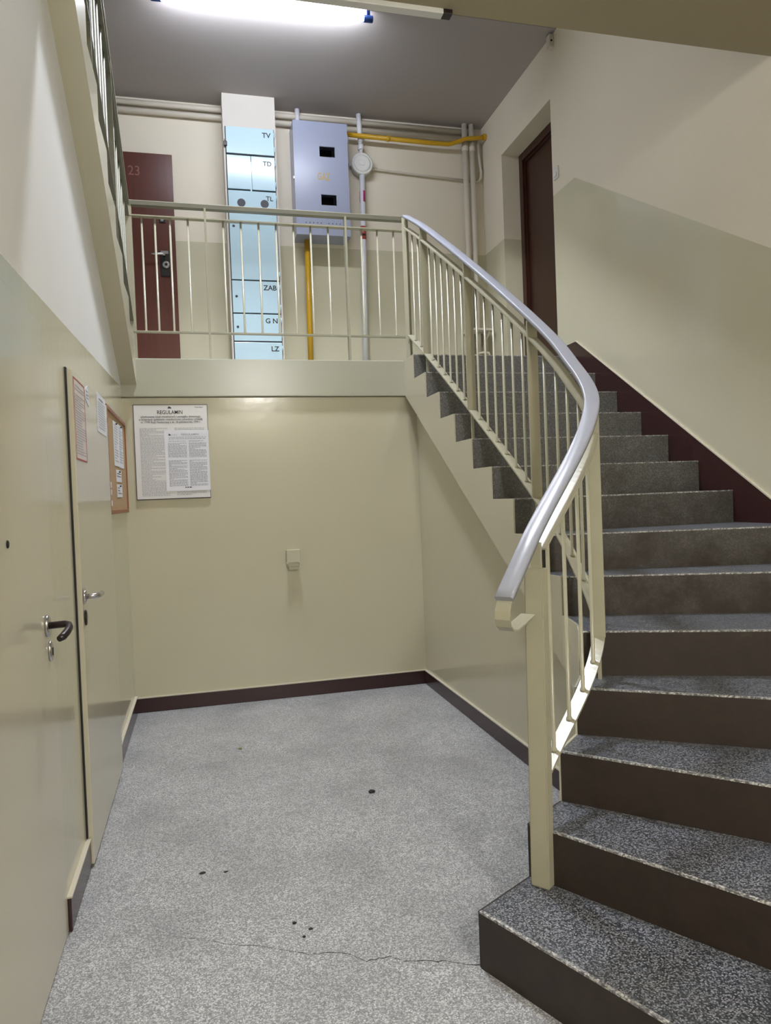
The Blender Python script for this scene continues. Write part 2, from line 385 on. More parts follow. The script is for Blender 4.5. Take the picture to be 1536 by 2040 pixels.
# recessed door on the right
d = setting_empty('door_4', (XR+0.2, 0.5, ZL), 'dark brown door set deep in the right wall of the landing')
b = BM()
for q in ((0.03, 0.1), (0.9, 0.97)): box(b, XR+0.165, XR+0.26, q[0], q[1], ZL, 4.42, 0.004)
box(b, XR+0.165, XR+0.26, 0.1, 0.9, 4.35, 4.42, 0.004); obj('door_frame', b, 'darkwood', d)
b = BM(); box(b, XR+0.185, XR+0.2, 0.1, 0.12, ZL, 4.35); box(b, XR+0.185, XR+0.2, 0.88, 0.9, ZL, 4.35); box(b, XR+0.185, XR+0.2, 0.12, 0.88, 4.33, 4.35); obj('door_stop', b, 'darkwood', d)
b = BM(); box(b, XR+0.2, XR+0.25, 0.1, 0.9, ZL+0.01, 4.35, 0.003); obj('door_leaf', b, 'darkwood', d)
b = BM(); box(b, XR+0.26, XR+0.3, 0.03, 0.97, ZL, 4.42); obj('door_backing', b, 'darkwood', d)

# ---------------------------------------------------------------- lower flight
# left end of each nosing (going up), the right end where it meets the outer walls
LX = {1: (1.226, -3.167), 2: (1.452, -3.035), 3: (1.630, -2.915), 4: (1.768, -2.782), 5: (1.872, -2.635), 6: (1.985, -2.29), 7: (1.972, -2.068)}
RX = {1: (1.81, -4.5), 2: (2.36, -4.5), 3: (3.09, -4.5), 4: (XR, -3.79), 5: (XR, -3.225), 6: (XR, -2.787), 7: (XR, -2.402)}
for k in range(8, 15):
    y = -0.248-(14-k)*0.2684
    LX[k] = (1.968, y); RX[k] = (XR, y)
CURVE = {4: [(1.852, -2.665)], 5: [(1.93, -2.52), (1.965, -2.40)], 6: [(1.976, -2.18)]}   # stair edge between two nosings
st = thing('staircase', (2.6, -1.5, 0), 'terrazzo flight of steps with a cream side, curving up to the landing', 'staircase')
def step_outline(k):
    """tread k: front left, front right, (corner), back right, back left"""
    fl, fr = LX[k], RX[k]
    if k == 14: bl, br = (1.968, -0.02), (XR, -0.02)
    else: bl, br = LX[k+1], RX[k+1]
    pts = [fl, fr]
    if k == 3: pts.append((XR, -4.5))
    pts += [br, bl] + list(reversed(CURVE.get(k, [])))
    return pts
def inset(p, q, d):
    n = Vector((-(q[1]-p[1]), q[0]-p[0])).normalized()    # points into the tread
    return (p[0]+n.x*d, p[1]+n.y*d), (q[0]+n.x*d, q[1]+n.y*d)
for k in range(1, 15):
    z = k*H; pts = step_outline(k)
    b = BM(); prism(b, [(x, y, z-0.03) for x, y in pts], (0, 0, 0.03))
    s = obj('step', b, 'tread', st)
    p, q = LX[k], RX[k]
    (p1, q1), (p2, q2) = inset(p, q, -0.003), inset(p, q, 0.0)
    b = BM(); zt = z-0.005
    prism(b, [(p1[0], p1[1], zt), (q1[0], q1[1], zt), (q2[0], q2[1], zt), (p2[0], p2[1], zt)], (0, 0, -(H-0.005)))
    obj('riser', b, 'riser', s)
    (p1, q1), (p2, q2) = inset(p, q, -0.004), inset(p, q, 0.006)
    b = BM()
    prism(b, [(p1[0], p1[1], z-0.005), (q1[0], q1[1], z-0.005), (q2[0], q2[1], z-0.005), (p2[0], p2[1], z-0.005)], (0, 0, 0.006))
    obj('nosing', b, 'nosing', s)
# painted side of the flight: stepped above, sloping below
edge_path = []
for k in range(14, 0, -1):
    edge_path.append((LX[k], k))
def side_bottom(s):            # s = step number along the flight (real)
    return s*H-0.395
b = BM(); prev = None
def wall_strip(bm, p, q, z0p, z0q, z1):
    n = Vector((q[1]-p[1], -(q[0]-p[0]))).normalized()*0.008
    prism(bm, [(p[0], p[1], z0p), (q[0], q[1], z0q), (q[0], q[1], z1), (p[0], p[1], z1)], (n.x, n.y, 0))
prism(b, [(1.968, -0.031, 2.122), (1.968, -0.248, side_bottom(14)), (1.968, -0.248, ZL+0.001), (1.968, -0.031, ZL+0.001)], (-0.008, 0, 0))
for k in range(13, 2, -1):
    pts = [LX[k]] + CURVE.get(k, []) + [LX[k+1]]
    n = len(pts)-1
    for i in range(n):
        s0, s1 = k+i/n, k+(i+1)/n
        z0, z1 = max(0.0, side_bottom(s0)), max(0.0, side_bottom(s1))
        if k <= 3: z0 = z1 = 0.0
        wall_strip(b, pts[i+1], pts[i], z1, z0, k*H+0.001)
obj('side_panel', b, 'oil', st)
# sloping underside between the painted side and the wall below
b = BM(); run = []
for k in range(4, 14):
    pts = [LX[k]] + CURVE.get(k, [])
    for i, p in enumerate(pts): run.append((p, max(0.0, side_bottom(k+i/len(pts)))))
run.append((LX[14], side_bottom(14))); run.append(((1.968, -0.031), 2.122))
va = [b.verts.new((p[0]-0.004, p[1], z)) for p, z in run]; vb = [b.verts.new((XR, p[1]-(0.0 if p[1] > -2.1 else 0.4), z)) for p, z in run]
for i in range(len(run)-1): b.faces.new((va[i], va[i+1], vb[i+1], vb[i]))
bmesh.ops.solidify(b, geom=b.faces, thickness=-0.004)
obj('soffit', b, 'oil', st)
# the two lowest steps have bare terrazzo ends
for k in (1, 2):
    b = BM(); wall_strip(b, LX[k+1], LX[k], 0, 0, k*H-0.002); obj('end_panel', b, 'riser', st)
b = BM(); wall_strip(b, LX[4], LX[3], 0, 0, 0.1); bmesh.ops.translate(b, vec=(-0.004, 0.006, 0), verts=b.verts); obj('side_skirting', b, 'brown', st)

# ---------------------------------------------------------------- upper flights
def zb2(y): return 2.2+0.523*(-0.03-y)
st2 = thing('staircase', (-0.6, -1.1, ZL), 'cream upper flight rising beside the left wall, seen from below', 'staircase')
prof = [(-0.03, 2.2)]
R2, G2 = 0.16, 0.305
prof.append((-0.03, ZL+0.02)); prof.append((-0.045, ZL+R2))
for k in range(1, 8):
    prof.append((-0.03-G2*k, ZL+R2*k)); prof.append((-0.03-G2*k, ZL+R2*(k+1)))
prof.append((YH-0.03, ZL+R2*8)); prof.append((YH-0.03, zb2(YH-0.03)))
b = BM(); prism(b, [(0.1, y, z) for y, z in prof], (-(0.1-XLL), 0, 0)); obj('stringer', b, 'oil', st2)
for k in range(1, 9):
    b = BM(); y = -0.03-G2*(k-1)
    box(b, XLL, 0.096, max(y-G2, YH-0.02), y-0.012, ZL+R2*k, ZL+R2*k+0.006); obj('step', b, 'tread', st2)
st3 = thing('staircase', (2.6, -1.1, 3.68), 'underside of the top flight over the stair wall', 'staircase')
def zb3(y): return 4.90+0.66*(y+0.1)
prof = [(-0.107, 4.93), (-0.107, 5.12)]
for k in range(0, 8):
    prof.append((-0.11-0.29*k, 5.12-0.17*k)); prof.append((-0.11-0.29*k, 5.12-0.17*(k+1)))
prof = prof[:-1]+[(YH+0.002, 3.9), (YH+0.002, 3.62)]
b = BM(); prism(b, [(W, y, z) for y, z in prof], (XR-W, 0, 0)); obj('soffit', b, 'oil', st3)

# ---------------------------------------------------------------- railings
def hermite(ctrl, n=14):
    """smooth curve through control rows (x, y, z...), parametrised by plan length"""
    P = [list(c) for c in ctrl]; s = [0.0]
    for a_, c_ in zip(P, P[1:]): s.append(s[-1]+math.hypot(c_[0]-a_[0], c_[1]-a_[1]))
    N = len(P); T = []
    for i in range(N):
        a_, c_ = max(i-1, 0), min(i+1, N-1)
        T.append([(P[c_][j]-P[a_][j])/(s[c_]-s[a_]) for j in range(len(P[0]))])
    def at(t):
        i = 0
        while i < N-2 and t > s[i+1]: i += 1
        h = s[i+1]-s[i]; u = (t-s[i])/h
        h00, h10, h01, h11 = 2*u**3-3*u*u+1, u**3-2*u*u+u, -2*u**3+3*u*u, u**3-u*u
        return [h00*P[i][j]+h10*h*T[i][j]+h01*P[i+1][j]+h11*h*T[i+1][j] for j in range(len(P[0]))]
    return at, s
# x, y, bottom rail, top rail, handrail
RC = [(1.462, -3.09, 0.475, 1.16, 1.245), (1.91, -2.705, 0.835, 1.60, 1.695), (1.995, -2.38, 1.09, 1.845, 1.945),
      (2.02, -2.0, 1.36, 2.11, 2.205), (2.02, -1.2, 1.87, 2.63, 2.725), (2.02, -0.4, 2.35, 3.12, 3.215), (2.015, -0.03, 2.56, 3.335, 3.42)]
at, S = hermite(RC)
hand_profile = [(-0.028, -0.004), (-0.0285, 0.009), (-0.0265, 0.0125), (-0.023, 0.014), (0.023, 0.014), (0.0265, 0.0125), (0.0285, 0.009), (0.028, -0.004), (0.02, -0.006), (-0.02, -0.006)]
landing_profile = [(-0.024, -0.012), (-0.026, 0.014), (-0.02, 0.02), (0.02, 0.02), (0.026, 0.014), (0.024, -0.012)]
rl = thing('stair_railing', (2.0, -1.5, 0), 'cream metal railing curving down the steps with a grey plastic handrail', 'railing')
L = S[-1]; N = 150
rows = [at(L*i/N) for i in range(N+1)]
b = BM(); sweep(b, [(r[0], r[1], r[2]) for r in rows], flat(0.046, 0.008)); obj('bottom_rail', b, 'rail', rl)
b = BM(); sweep(b, [(r[0], r[1], r[3]) for r in rows[3:]], flat(0.046, 0.008)); obj('top_rail', b, 'rail', rl)
# handrail runs past the newel and curls back to it
t0 = Vector((rows[0][0]-rows[2][0], rows[0][1]-rows[2][1], 0)).normalized()
n1 = Vector((RC[0][0], RC[0][1], 0))
ext = [n1+t0*d_+Vector((0, 0, z_)) for d_, z_ in ((0.19, 1.085), (0.16, 1.112), (0.12, 1.145), (0.06, 1.195))]
hr = ext+[Vector((r[0], r[1], r[4])) for r in rows]
b = BM(); sweep(b, hr, hand_profile); crisp(b); obj('handrail', b, 'pvc', rl, 'grey plastic handrail')
b = BM(); sweep(b, [p-Vector((0, 0, 0.009)) for p in hr[1:]], flat(0.036, 0.006)); obj('handrail_strip', b, 'rail', rl)
curl = [n1+t0*d_+Vector((0, 0, z_)) for d_, z_ in ((0.175, 1.094), (0.192, 1.078), (0.205, 1.055), (0.208, 1.03), (0.198, 1.008), (0.18, 0.994), (0.155, 0.99), (0.12, 0.997), (0.03, 1.02))]
b = BM()
side = t0.cross(Vector((0, 0, 1))).normalized()*0.024
outer = [p for p in curl]; cen = n1+t0*0.14+Vector((0, 0, 1.05)); inner = [p+(cen-p).normalized()*0.005 for p in curl]
rings = [[b.verts.new(o_+side), b.verts.new(o_-side), b.verts.new(i_-side), b.verts.new(i_+side)] for o_, i_ in zip(outer, inner)]
for r0, r1 in zip(rings, rings[1:]):
    for j in range(4): b.faces.new((r0[j], r0[(j+1) % 4], r1[(j+1) % 4], r1[j]))
b.faces.new(rings[0]); b.faces.new(rings[-1])
obj('curl_strip', b, 'rail', rl)
def post_bar(bm, x, y, z0, z1, tan, wide, thick, lean=(0, 0)):
    t = Vector((tan[0], tan[1], 0)).normalized(); s = Vector((-t.y, t.x, 0))
    pts = [Vector((x, y, z0))+s*wide/2*i+t*thick/2*j for i, j in ((-1, -1), (1, -1), (1, 1), (-1, 1))]
    prism(bm, pts, (lean[0], lean[1], z1-z0))
def tangent(t):
    a_, c_ = at(max(0, t-0.02)), at(min(L, t+0.02)); return (c_[0]-a_[0], c_[1]-a_[1])
# newel: a box section up to the top rail, a flat bar above it
b = BM(); post_bar(b, 1.462, -3.095, H, 1.158, t0, 0.062, 0.042, (0.012, 0)); 
bmesh.ops.bevel(b, geom=b.edges[:], offset=0.004, segments=2, affect='EDGES'); nw = obj('newel_post', b, 'rail', rl)
b = BM(); post_bar(b, 1.482, -3.085, 1.15, 1.236, t0, 0.032, 0.012); obj('newel_bar', b, 'rail', nw)
for i, k in ((1, 4), (3, 7), (4, 10), (5, 13)):
    r = at(S[i]); b = BM(); post_bar(b, r[0], r[1], r[2]+0.004, r[4]-0.012, tangent(S[i]), 0.05, 0.012); ps_ = obj('post', b, 'rail', rl)
    b = BM(); post_bar(b, r[0], r[1], k*H, r[2]+0.004, tangent(S[i]), 0.014, 0.014); obj('foot', b, 'rail', ps_)
b = BM(); post_bar(b, 2.012, -0.005, ZL, 3.425, (0.5, 0.5), 0.034, 0.034); obj('post', b, 'rail', rl)
def baluster(bm, x, y, z0, z1):
    tube(bm, [(x, y, z0), (x, y, z0+0.006), (x, y, z0+0.012), (x, y, z1)], [0.0115, 0.011, 0.007, 0.007], 8)
for i, n in ((0, 4), (1, 5), (3, 6), (4, 6), (5, 2)):
    s0, s1 = S[i], S[i+2 if i == 1 else i+1]
    for j in range(1, n+1):
        r = at(s0+(s1-s0)*j/(n+1)); b = BM(); baluster(b, r[0], r[1], r[2]+0.006, r[3]); obj('baluster', b, 'rail', rl)

lr = thing('landing_railing', (1.0, 0.03, ZL), 'straight cream metal railing along the edge of the landing', 'railing')
YR = 0.03
b = BM(); sweep(b, [(0.09, YR, 3.425), (2.02, YR, 3.42)], landing_profile, False); obj('handrail', b, 'railgrey', lr)
b = BM(); sweep(b, [(0.09, YR, 3.416), (2.01, YR, 3.411)], flat(0.036, 0.006)); obj('handrail_strip', b, 'rail', lr)
b = BM(); sweep(b, [(0.09, YR, 3.34), (2.01, YR, 3.335)], flat(0.046, 0.008)); obj('top_rail', b, 'rail', lr)
b = BM(); sweep(b, [(0.09, YR, 2.565), (2.01, YR, 2.558)], flat(0.046, 0.008)); obj('bottom_rail', b, 'rail', lr)
for x in (0.592, 1.572):
    b = BM(); box(b, x-0.007, x+0.007, YR-0.025, YR+0.025, ZL, 3.415); obj('post', b, 'rail', lr)
b = BM(); box(b, 0.066, 0.112, YR-0.02, YR+0.03, ZL, 3.42, 0.003); obj('post', b, 'rail', lr)
for x in (0.175, 0.26, 0.358, 0.476, 0.712, 0.832, 0.954, 1.075, 1.198, 1.32, 1.446, 1.69, 1.808, 1.93):
    b = BM(); baluster(b, x, YR, 2.57, 3.34); obj('baluster', b, 'rail', lr)

ul = thing('upper_railing', (0.07, -1.0, ZL), 'cream metal railing climbing beside the upper flight on the left', 'railing')
def up(y, z): return (0.075, y, z+0.523*(0.0-y))
for nm, z, pr, mt in (('handrail', 3.43, landing_profile, 'railgrey'), ('top_rail', 3.34, flat(0.046, 0.008), 'raildim'), ('bottom_rail', 2.64, flat(0.046, 0.008), 'raildim')):
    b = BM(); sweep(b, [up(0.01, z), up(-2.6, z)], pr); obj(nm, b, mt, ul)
for y in (-0.85, -1.7):
    b = BM(); box(b, 0.05, 0.1, y-0.007, y+0.007, ZL+0.523*(-y), up(y, 3.42)[2]); obj('post', b, 'raildim', ul)
for i in range(1, 22):
    y = -0.12*i
    if abs(y+0.85) < 0.05 or abs(y+1.7) < 0.05: continue
    b = BM(); baluster(b, 0.075, y, up(y, 2.645)[2], up(y, 3.34)[2]); obj('baluster', b, 'raildim', ul)

# ---------------------------------------------------------------- lamp and things on the ceiling
lp = thing('tube_lamp', (1.1, -0.02, ZC), 'glowing white tube lamp with blue end caps under the landing ceiling', 'lamp')
A, B_ = Vector((0.36, 0.0, 4.80)), Vector((1.755, -0.05, 4.80)); dv = (B_-A).normalized()
b = BM(); tube(b, [A, B_], 0.0155, 16); obj('glass_tube', b, 'tube', lp, 'glowing white tube')
for p, q in ((B_-dv*0.005, B_+dv*0.062), (A-dv*0.062, A+dv*0.005)):
    b = BM(); tube(b, [p, p+dv*0.004, q-dv*0.004, q], [0.021, 0.024, 0.024, 0.02], 16); obj('end_cap', b, 'blue', lp, 'blue plastic end cap')
for t_ in (-0.03, (B_-A).length+0.03):
    p = A+dv*t_; b = BM(); box(b, p.x-0.012, p.x+0.012, p.y-0.012, p.y+0.012, p.z+0.015, ZC, 0.002); obj('bracket', b, 'blue', lp)
tr = thing('cable_trunking', (1.2, YH, ZH), 'white cable trunking under the edge of the half landing above', 'trunking')
b = BM(); box(b, 0.4, 1.56, YH-0.03, YH+0.012, ZH-0.022, ZH, 0.003); obj('duct', b, 'white', tr)
b = BM(); box(b, 1.56, 1.60, YH-0.03, YH+0.012, ZH-0.021, ZH, 0.003); obj('end_cap', b, 'dark', tr, 'brown end cap')
gl = thing('entry_fill_lamp', (1.45, -6.85, ZH), 'added unseen round fill lamp on the ceiling near the entrance', 'lamp')  # added out of view to brighten the lobby
b = BM(); lathe(b, (1.45, -6.85, ZH), (0, 0, -1), [(0, 0.22), (0.02, 0.22), (0.025, 0.2)]); obj('entry_fill_base', b, 'white', gl)
b = BM(); lathe(b, (1.45, -6.85, ZH), (0, 0, -1), [(0.025, 0.2), (0.1, 0.19), (0.15, 0.15), (0.175, 0.08), (0.18, 0.01)]); obj('entry_fill_glow', b, 'globe', gl)
PEND = (1.0, -0.98, 6.1)
up_l = thing('fill_pendant_lamp', PEND, 'added unseen fill lamp in a dark metal shade hanging in the open stairwell', 'lamp')  # added out of view to light floor and steps from above
b = BM(); lathe(b, PEND, (0, 0, 1), [(-0.2, 0.02), (-0.19, 0.07), (-0.14, 0.145), (-0.07, 0.19), (0, 0.2), (0.07, 0.19), (0.14, 0.145), (0.19, 0.07), (0.2, 0.04)]); obj('fill_bulb', b, 'pendant_fill', up_l)
b = BM(); lathe(b, PEND, (0, 0, -1), [(-0.24, 0.03), (-0.2, 0.12), (-0.1, 0.24), (0.0, 0.27), (0.32, 0.30), (0.32, 0.305), (0.0, 0.275), (-0.1, 0.246), (-0.206, 0.124), (-0.246, 0.03)]); obj('fill_shade', b, 'dark', up_l)  # added to keep the fill light off the upper flight
b = BM(); tube(b, [(PEND[0], PEND[1], PEND[2]+0.2), (PEND[0], PEND[1], 7.6)], 0.008, 8); obj('cord', b, 'white', up_l)

# ---------------------------------------------------------------- meter column and gas cabinet
pc = thing('meter_cabinet', (1.02, 1.3, ZL), 'tall pale blue steel meter cupboard built into a plastered column', 'cabinet')
YP = 1.215
b = BM(); box(b, 0.797, 1.242, YP, YB, ZL, ZC); obj('column', b, 'distemper', pc, 'white plastered column')
b = BM(); box(b, 0.812, 1.226, YP-0.004, YP, ZL+0.01, 4.59); obj('backing', b, 'black', pc, 'black gap between the doors')
rows_ = [('TV', 4.362, 4.585, 0), ('TD', 4.062, 4.345, 1), ('TL', 3.295, 4.048, 0), ('ZAB', 3.012, 3.283, 0), ('G N', 2.772, 3.0, 0), ('LZ', ZL+0.015, 2.76, 0)]
def cabinet_door(x0, x1, z0, z1):
    b_ = BM(); box(b_, x0, x1, YP-0.018, YP-0.002, z0, z1, 0.002); return obj('cabinet_door', b_, 'meter', pc)
for nm, z0, z1, split in rows_:
    if split:
        cabinet_door(0.818, 1.017, z0, z1); dr = cabinet_door(1.022, 1.221, z0, z1)
        b = BM(); box(b, 1.006, 1.02, YP-0.021, YP-0.018, z0-0.025, z1-0.05); obj('closing_strip', b, 'meter', dr)
    else: dr = cabinet_door(0.818, 1.221, z0, z1)
    size = 0.06 if nm in ('TV', 'ZAB', 'G N', 'LZ') else 0.055
    lettering('stencil', nm, size, (1.195, YP-0.0186, z1-0.075), (1, 0, 0), (0, 0, 1), 'ink', dr, 'RIGHT', 1.0)
    for zz in ((z0+0.05), (z1-0.05)):
        b = BM(); tube(b, [(1.224, YP-0.018, zz-0.022), (1.224, YP-0.018, zz+0.022)], 0.006, 8); obj('hinge', b, 'meter', dr)
    if nm in ('TL', 'ZAB', 'G N', 'LZ'):
        kz = {'TL': 3.745, 'ZAB': 3.15, 'G N': 2.89, 'LZ': 2.45}[nm]
        b = BM(); lathe(b, (0.852, YP-0.018, kz), (0, -1, 0), [(0, 0.011), (0.004, 0.010), (0.005, 0.006)], 12); obj('lock', b, 'inkdark', dr)
    if nm == 'TL':
        for x, t_ in ((0.925, 'M.2'), (1.122, 'M.1')):
            b = BM(); lathe(b, (x, YP-0.018, 3.945), (0, -1, 0), [(0, 0.035), (0.0015, 0.034)], 24); obj('meter_window', b, 'inkdark', dr, 'dark round window')
            lettering('small_print', t_, 0.022, (x-0.015, YP-0.0186, 3.865), (1, 0, 0), (0, 0, 1), 'inkdark', dr)
b = BM(); box(b, 0.796, 0.826, YP-0.03, YP-0.012, 4.415, 4.452, 0.004); pd = obj('padlock', b, 'dark', pc, 'small dark padlock')
b = BM(); tube(b, [(0.802, YP-0.02, 4.45), (0.803, YP-0.02, 4.472), (0.811, YP-0.02, 4.48), (0.819, YP-0.02, 4.472), (0.82, YP-0.02, 4.45)], 0.003, 8); obj('shackle', b, 'chrome', pd)

gc = thing('gas_cabinet', (1.63, 1.3, 3.705), 'lavender grey gas meter cabinet hung on the landing wall', 'cabinet')
YG = 1.2; gx0, gx1, gz0, gz1 = 1.39, 1.87, 3.705, 4.69
b = BM(); t_ = 0.012
box(b, gx0, gx0+t_, YG+0.012, YB, gz0, gz1); box(b, gx1-t_, gx1, YG+0.012, YB, gz0, gz1); box(b, gx0+t_, gx1-t_, YG+0.012, YB, gz0, gz0+t_); box(b, gx0+t_, gx1-t_, YG+0.012, YB, gz1-t_, gz1); box(b, gx0+t_, gx1-t_, YB-0.012, YB, gz0+t_, gz1-t_)
obj('body', b, 'gas', gc)
# front door with two cut windows
wins = [(1.617, 1.752, 4.389, 4.479), (1.618, 1.753, 3.969, 4.061)]
b = BM(); xa, xb = 1.617, 1.753
box(b, gx0, xa, YG, YG+0.012, gz0, gz1); box(b, xb, gx1, YG, YG+0.012, gz0, gz1)
zs = [gz0, 3.969, 4.061, 4.389, 4.479, gz1]
for z0, z1 in ((zs[0], zs[1]), (zs[2], zs[3]), (zs[4], zs[5])): box(b, xa, xb, YG, YG+0.012, z0, z1)
dr = obj('cabinet_door', b, 'gas', gc)
for x0, x1, z0, z1 in wins:
    b = BM(); box(b, x0+0.004, x1-0.004, YG+0.13, YG+0.14, z0-0.03, z1+0.03); obj('meter_face', b, 'blackplastic', gc)
    b = BM(); box(b, x0+0.07, x1-0.02, YG+0.12, YG+0.13, z0, z0+0.02, 0.002); obj('meter_dial', b, 'inkdark', gc)
lettering('stencil', 'GAZ', 0.088, (1.645, YG-0.0008, 4.187), (1, 0, 0), (0, 0, 1), 'stencil', dr, 'CENTER', 0.62)
for i in range(11):
    if i == 5: continue
    for row in range(2):
        x = 1.475+i*0.0335; b = BM(); lathe(b, (x, YG, 3.81-row*0.02), (0, -1, 0), [(0, 0.0045), (0.0008, 0.0045)], 10); obj('vent_hole', b, 'black', dr)
for z_ in (3.9, 4.56):
    b = BM(); tube(b, [(gx1+0.003, YG+0.006, z_-0.035), (gx1+0.003, YG+0.006, z_+0.035)], 0.006, 8); obj('hinge', b, 'gas', dr)
b = BM(); box(b, gx0-0.014, gx0+0.002, YG-0.004, YG+0.02, 4.18, 4.205, 0.003); obj('latch', b, 'white', dr)

# ---------------------------------------------------------------- pipes on the landing wall
def pipe(name, runs, mat, label, collars=(), group=None, loc=None):
    o = thing(name, loc or runs[0][0][0], label, 'pipe', group)
    for pts, r in runs: b_ = BM(); tube(b_, pts, r, 14); obj('run', b_, mat, o)
    for p, ax, r, ln in collars:
        b_ = BM(); lathe(b_, p, ax, [(0, r*0.9), (ln*0.2, r), (ln*0.8, r), (ln, r*0.9)], 16); obj('collar', b_, mat, o)
    return o
YPI = 1.385
for z, lab, x1 in ((4.808, 'upper of two cream pipes high on the landing wall', 3.095), (4.742, 'lower of two cream pipes high on the landing wall', 3.03)):
    pipe('wall_pipe', [([(-1.25, YPI, z), (x1, YPI, z)], 0.024)], 'pipe', lab)
pipe('riser_pipe', [([(3.036, YPI-0.025, ZL), (3.036, YPI-0.025, ZC)], 0.026)], 'pipe', 'cream riser pipe in the landing corner, the one beside the gas pipe bend', [((3.036, YPI-0.025, 4.62), (0, 0, 1), 0.03, 0.05)])
pipe('riser_pipe', [([(3.106, YPI-0.025, ZL), (3.106, YPI-0.025, ZC)], 0.026)], 'pipe', 'cream riser pipe in the landing corner, the one closest to the recessed door', [((3.106, YPI-0.025, 4.62), (0, 0, 1), 0.03, 0.05)])
pipe('gas_pipe', [([(1.86, 1.318, 4.66), (2.7, 1.318, 4.648), (2.86, 1.316, 4.65), (2.95, 1.31, 4.678), (3.02, 1.306, 4.708), (3.12, 1.306, 4.723), (3.23, 1.31, 4.743)], 0.020)], 'yellow', 'horizontal yellow gas pipe running to the corner beside the ceiling',
     [((2.26, 1.318, 4.654), (1, 0, 0), 0.026, 0.03), ((3.2, 1.309, 4.738), (1, 0, 0.2), 0.03, 0.03)])
pipe('gas_pipe', [([(1.498, 1.34, 3.72), (1.488, 1.34, ZL)], 0.024)], 'yellow', 'vertical yellow gas pipe dropping from the grey gas cabinet to the floor')
pipe('plastic_pipe', [([(2.018, 1.36, ZC), (2.026, 1.36, 4.62)], 0.024), ([(2.026, 1.36, 4.62), (2.03, 1.36, 4.5)], 0.018), ([(2.03, 1.36, 4.34), (1.994, 1.36, ZL)], 0.025)], 'pipewhite', 'vertical white plastic pipe beside the gas cabinet, passing the round box',
     [((2.027, 1.36, 4.60), (0, 0, -1), 0.027, 0.05)])
pl = bpy.data.objects['plastic_pipe']
for z0, z1, mt in ((4.08, 4.18, 'magenta'), (3.74, 3.86, 'red'), (3.77, 3.79, 'ink')):
    f_ = lambda z: 2.03-(4.34-z)/(4.34-ZL)*0.036
    b = BM(); tube(b, [(f_(z0), 1.36, z0), (f_(z1), 1.36, z1)], 0.0256, 14); s_ = obj('sticker', b, mt, pl)
    if mt == 'magenta':
        for v in s_.data.vertices:
            if (v.co.x+WORLD[s_.name].x) < f_(4.13): v.co.y += 0.004
pipe('pipe_stub', [([(1.46, 1.37, 4.69), (1.46, 1.37, ZC)], 0.022)], 'pipewhite', 'short white pipe between the gas cabinet and the ceiling')
pipe('conduit', [([(2.13, 1.40, 4.408), (2.19, 1.40, 4.402), (2.6, 1.40, 4.382), (3.13, 1.40, 4.358)], 0.010), ([(3.13, 1.40, 4.358), (3.17, 1.39, 4.362), (3.195, 1.385, 4.39), (3.2, 1.38, 4.44), (3.185, 1.38, 4.55), (3.165, 1.37, 4.74)], 0.012)],
     'pipe', 'thin cream conduit from the round box to the corner', [((2.13, 1.40, 4.408), (1, 0, 0), 0.014, 0.05), ((3.2, 1.38, 4.44), (0, 0, 1), 0.015, 0.02)])
jb = thing('junction_box', (2.03, YB, 4.42), 'round cream junction box on the white plastic pipe', 'box')
b = BM(); lathe(b, (2.03, YB, 4.42), (0, -1, 0), [(0, 0.095), (0.07, 0.1), (0.085, 0.1), (0.094, 0.092)], 32); bd = obj('body', b, 'white', jb)
b = BM(); lathe(b, (2.03, YB-0.094, 4.42), (0, -1, 0), [(0, 0.078), (0.004, 0.076), (0.006, 0.06)], 32); ld = obj('lid', b, 'white', jb)
b = BM(); box(b, 2.0, 2.05, YB-0.104, YB-0.099, 4.40, 4.44, 0.003); obj('lid_boss', b, 'white', ld)
for dx, dz in ((-0.104, 0), (0.104, 0), (0, 0.104), (0, -0.104)):
    b = BM(); box(b, 2.03+dx-0.014, 2.03+dx+0.014, YB-0.06, YB-0.03, 4.42+dz-0.014, 4.42+dz+0.014, 0.004); obj('lug', b, 'white', bd)
sh = thing('wall_shelf', (3.11, YB, 2.9), 'small cream bracket shelf low in the landing corner, seen through the balusters', 'shelf')
b = BM(); box(b, 2.97, 3.2, 1.2, YB, 2.905, 2.925, 0.003); obj('shelf_board', b, 'pipe', sh)
for x in (3.0, 3.15):
    b = BM(); prism(b, [(x, YB, 2.905), (x, 1.22, 2.905), (x, 1.22, 2.88), (x, YB, 2.76)], (0.014, 0, 0)); obj('bracket', b, 'pipe', sh)
b = BM(); box(b, 3.014, 3.15, YB-0.02, YB, 2.77, 2.905); obj('back_board', b, 'pipe', sh)
pipe('bent_pipe', [([(2.98, 1.30, 2.66), (3.02, 1.30, 2.67), (3.09, 1.30, 2.71), (3.14, 1.30, 2.72), (3.18, 1.30, 2.715), (3.19, 1.30, 2.68), (3.19, 1.30, ZL)], 0.011)], 'pipe', 'bent cream pipe under the small corner shelf')

# switches and boxes
sw = thing('light_switch', (XR, -0.03, 3.81), 'small white switch on the wall beside the recessed door', 'switch')
b = BM(); box(b, XR-0.012, XR, -0.075, -0.005, 3.775, 3.865, 0.003); obj('plate', b, 'white', sw)
b = BM(); box(b, XR-0.02, XR-0.012, -0.06, -0.02, 3.79, 3.82, 0.003); obj('rocker', b, 'white', sw)
sb = thing('sensor_box', (XR, -0.03, 4.8), 'small cream box high in the corner under the ceiling', 'box')
b = BM(); box(b, XR-0.035, XR, -0.06, -0.005, 4.765, 4.862, 0.004); obj('housing', b, 'pipe', sb)
b = BM(); lathe(b, (XR-0.02, -0.06, 4.81), (0, -1, 0), [(0, 0.008), (0.002, 0.007)], 12); obj('sensor_eye', b, 'black', sb)
so = thing('wall_socket', (1.093, 0, 0.99), 'cream surface socket with a flap lid low on the back wall', 'socket')
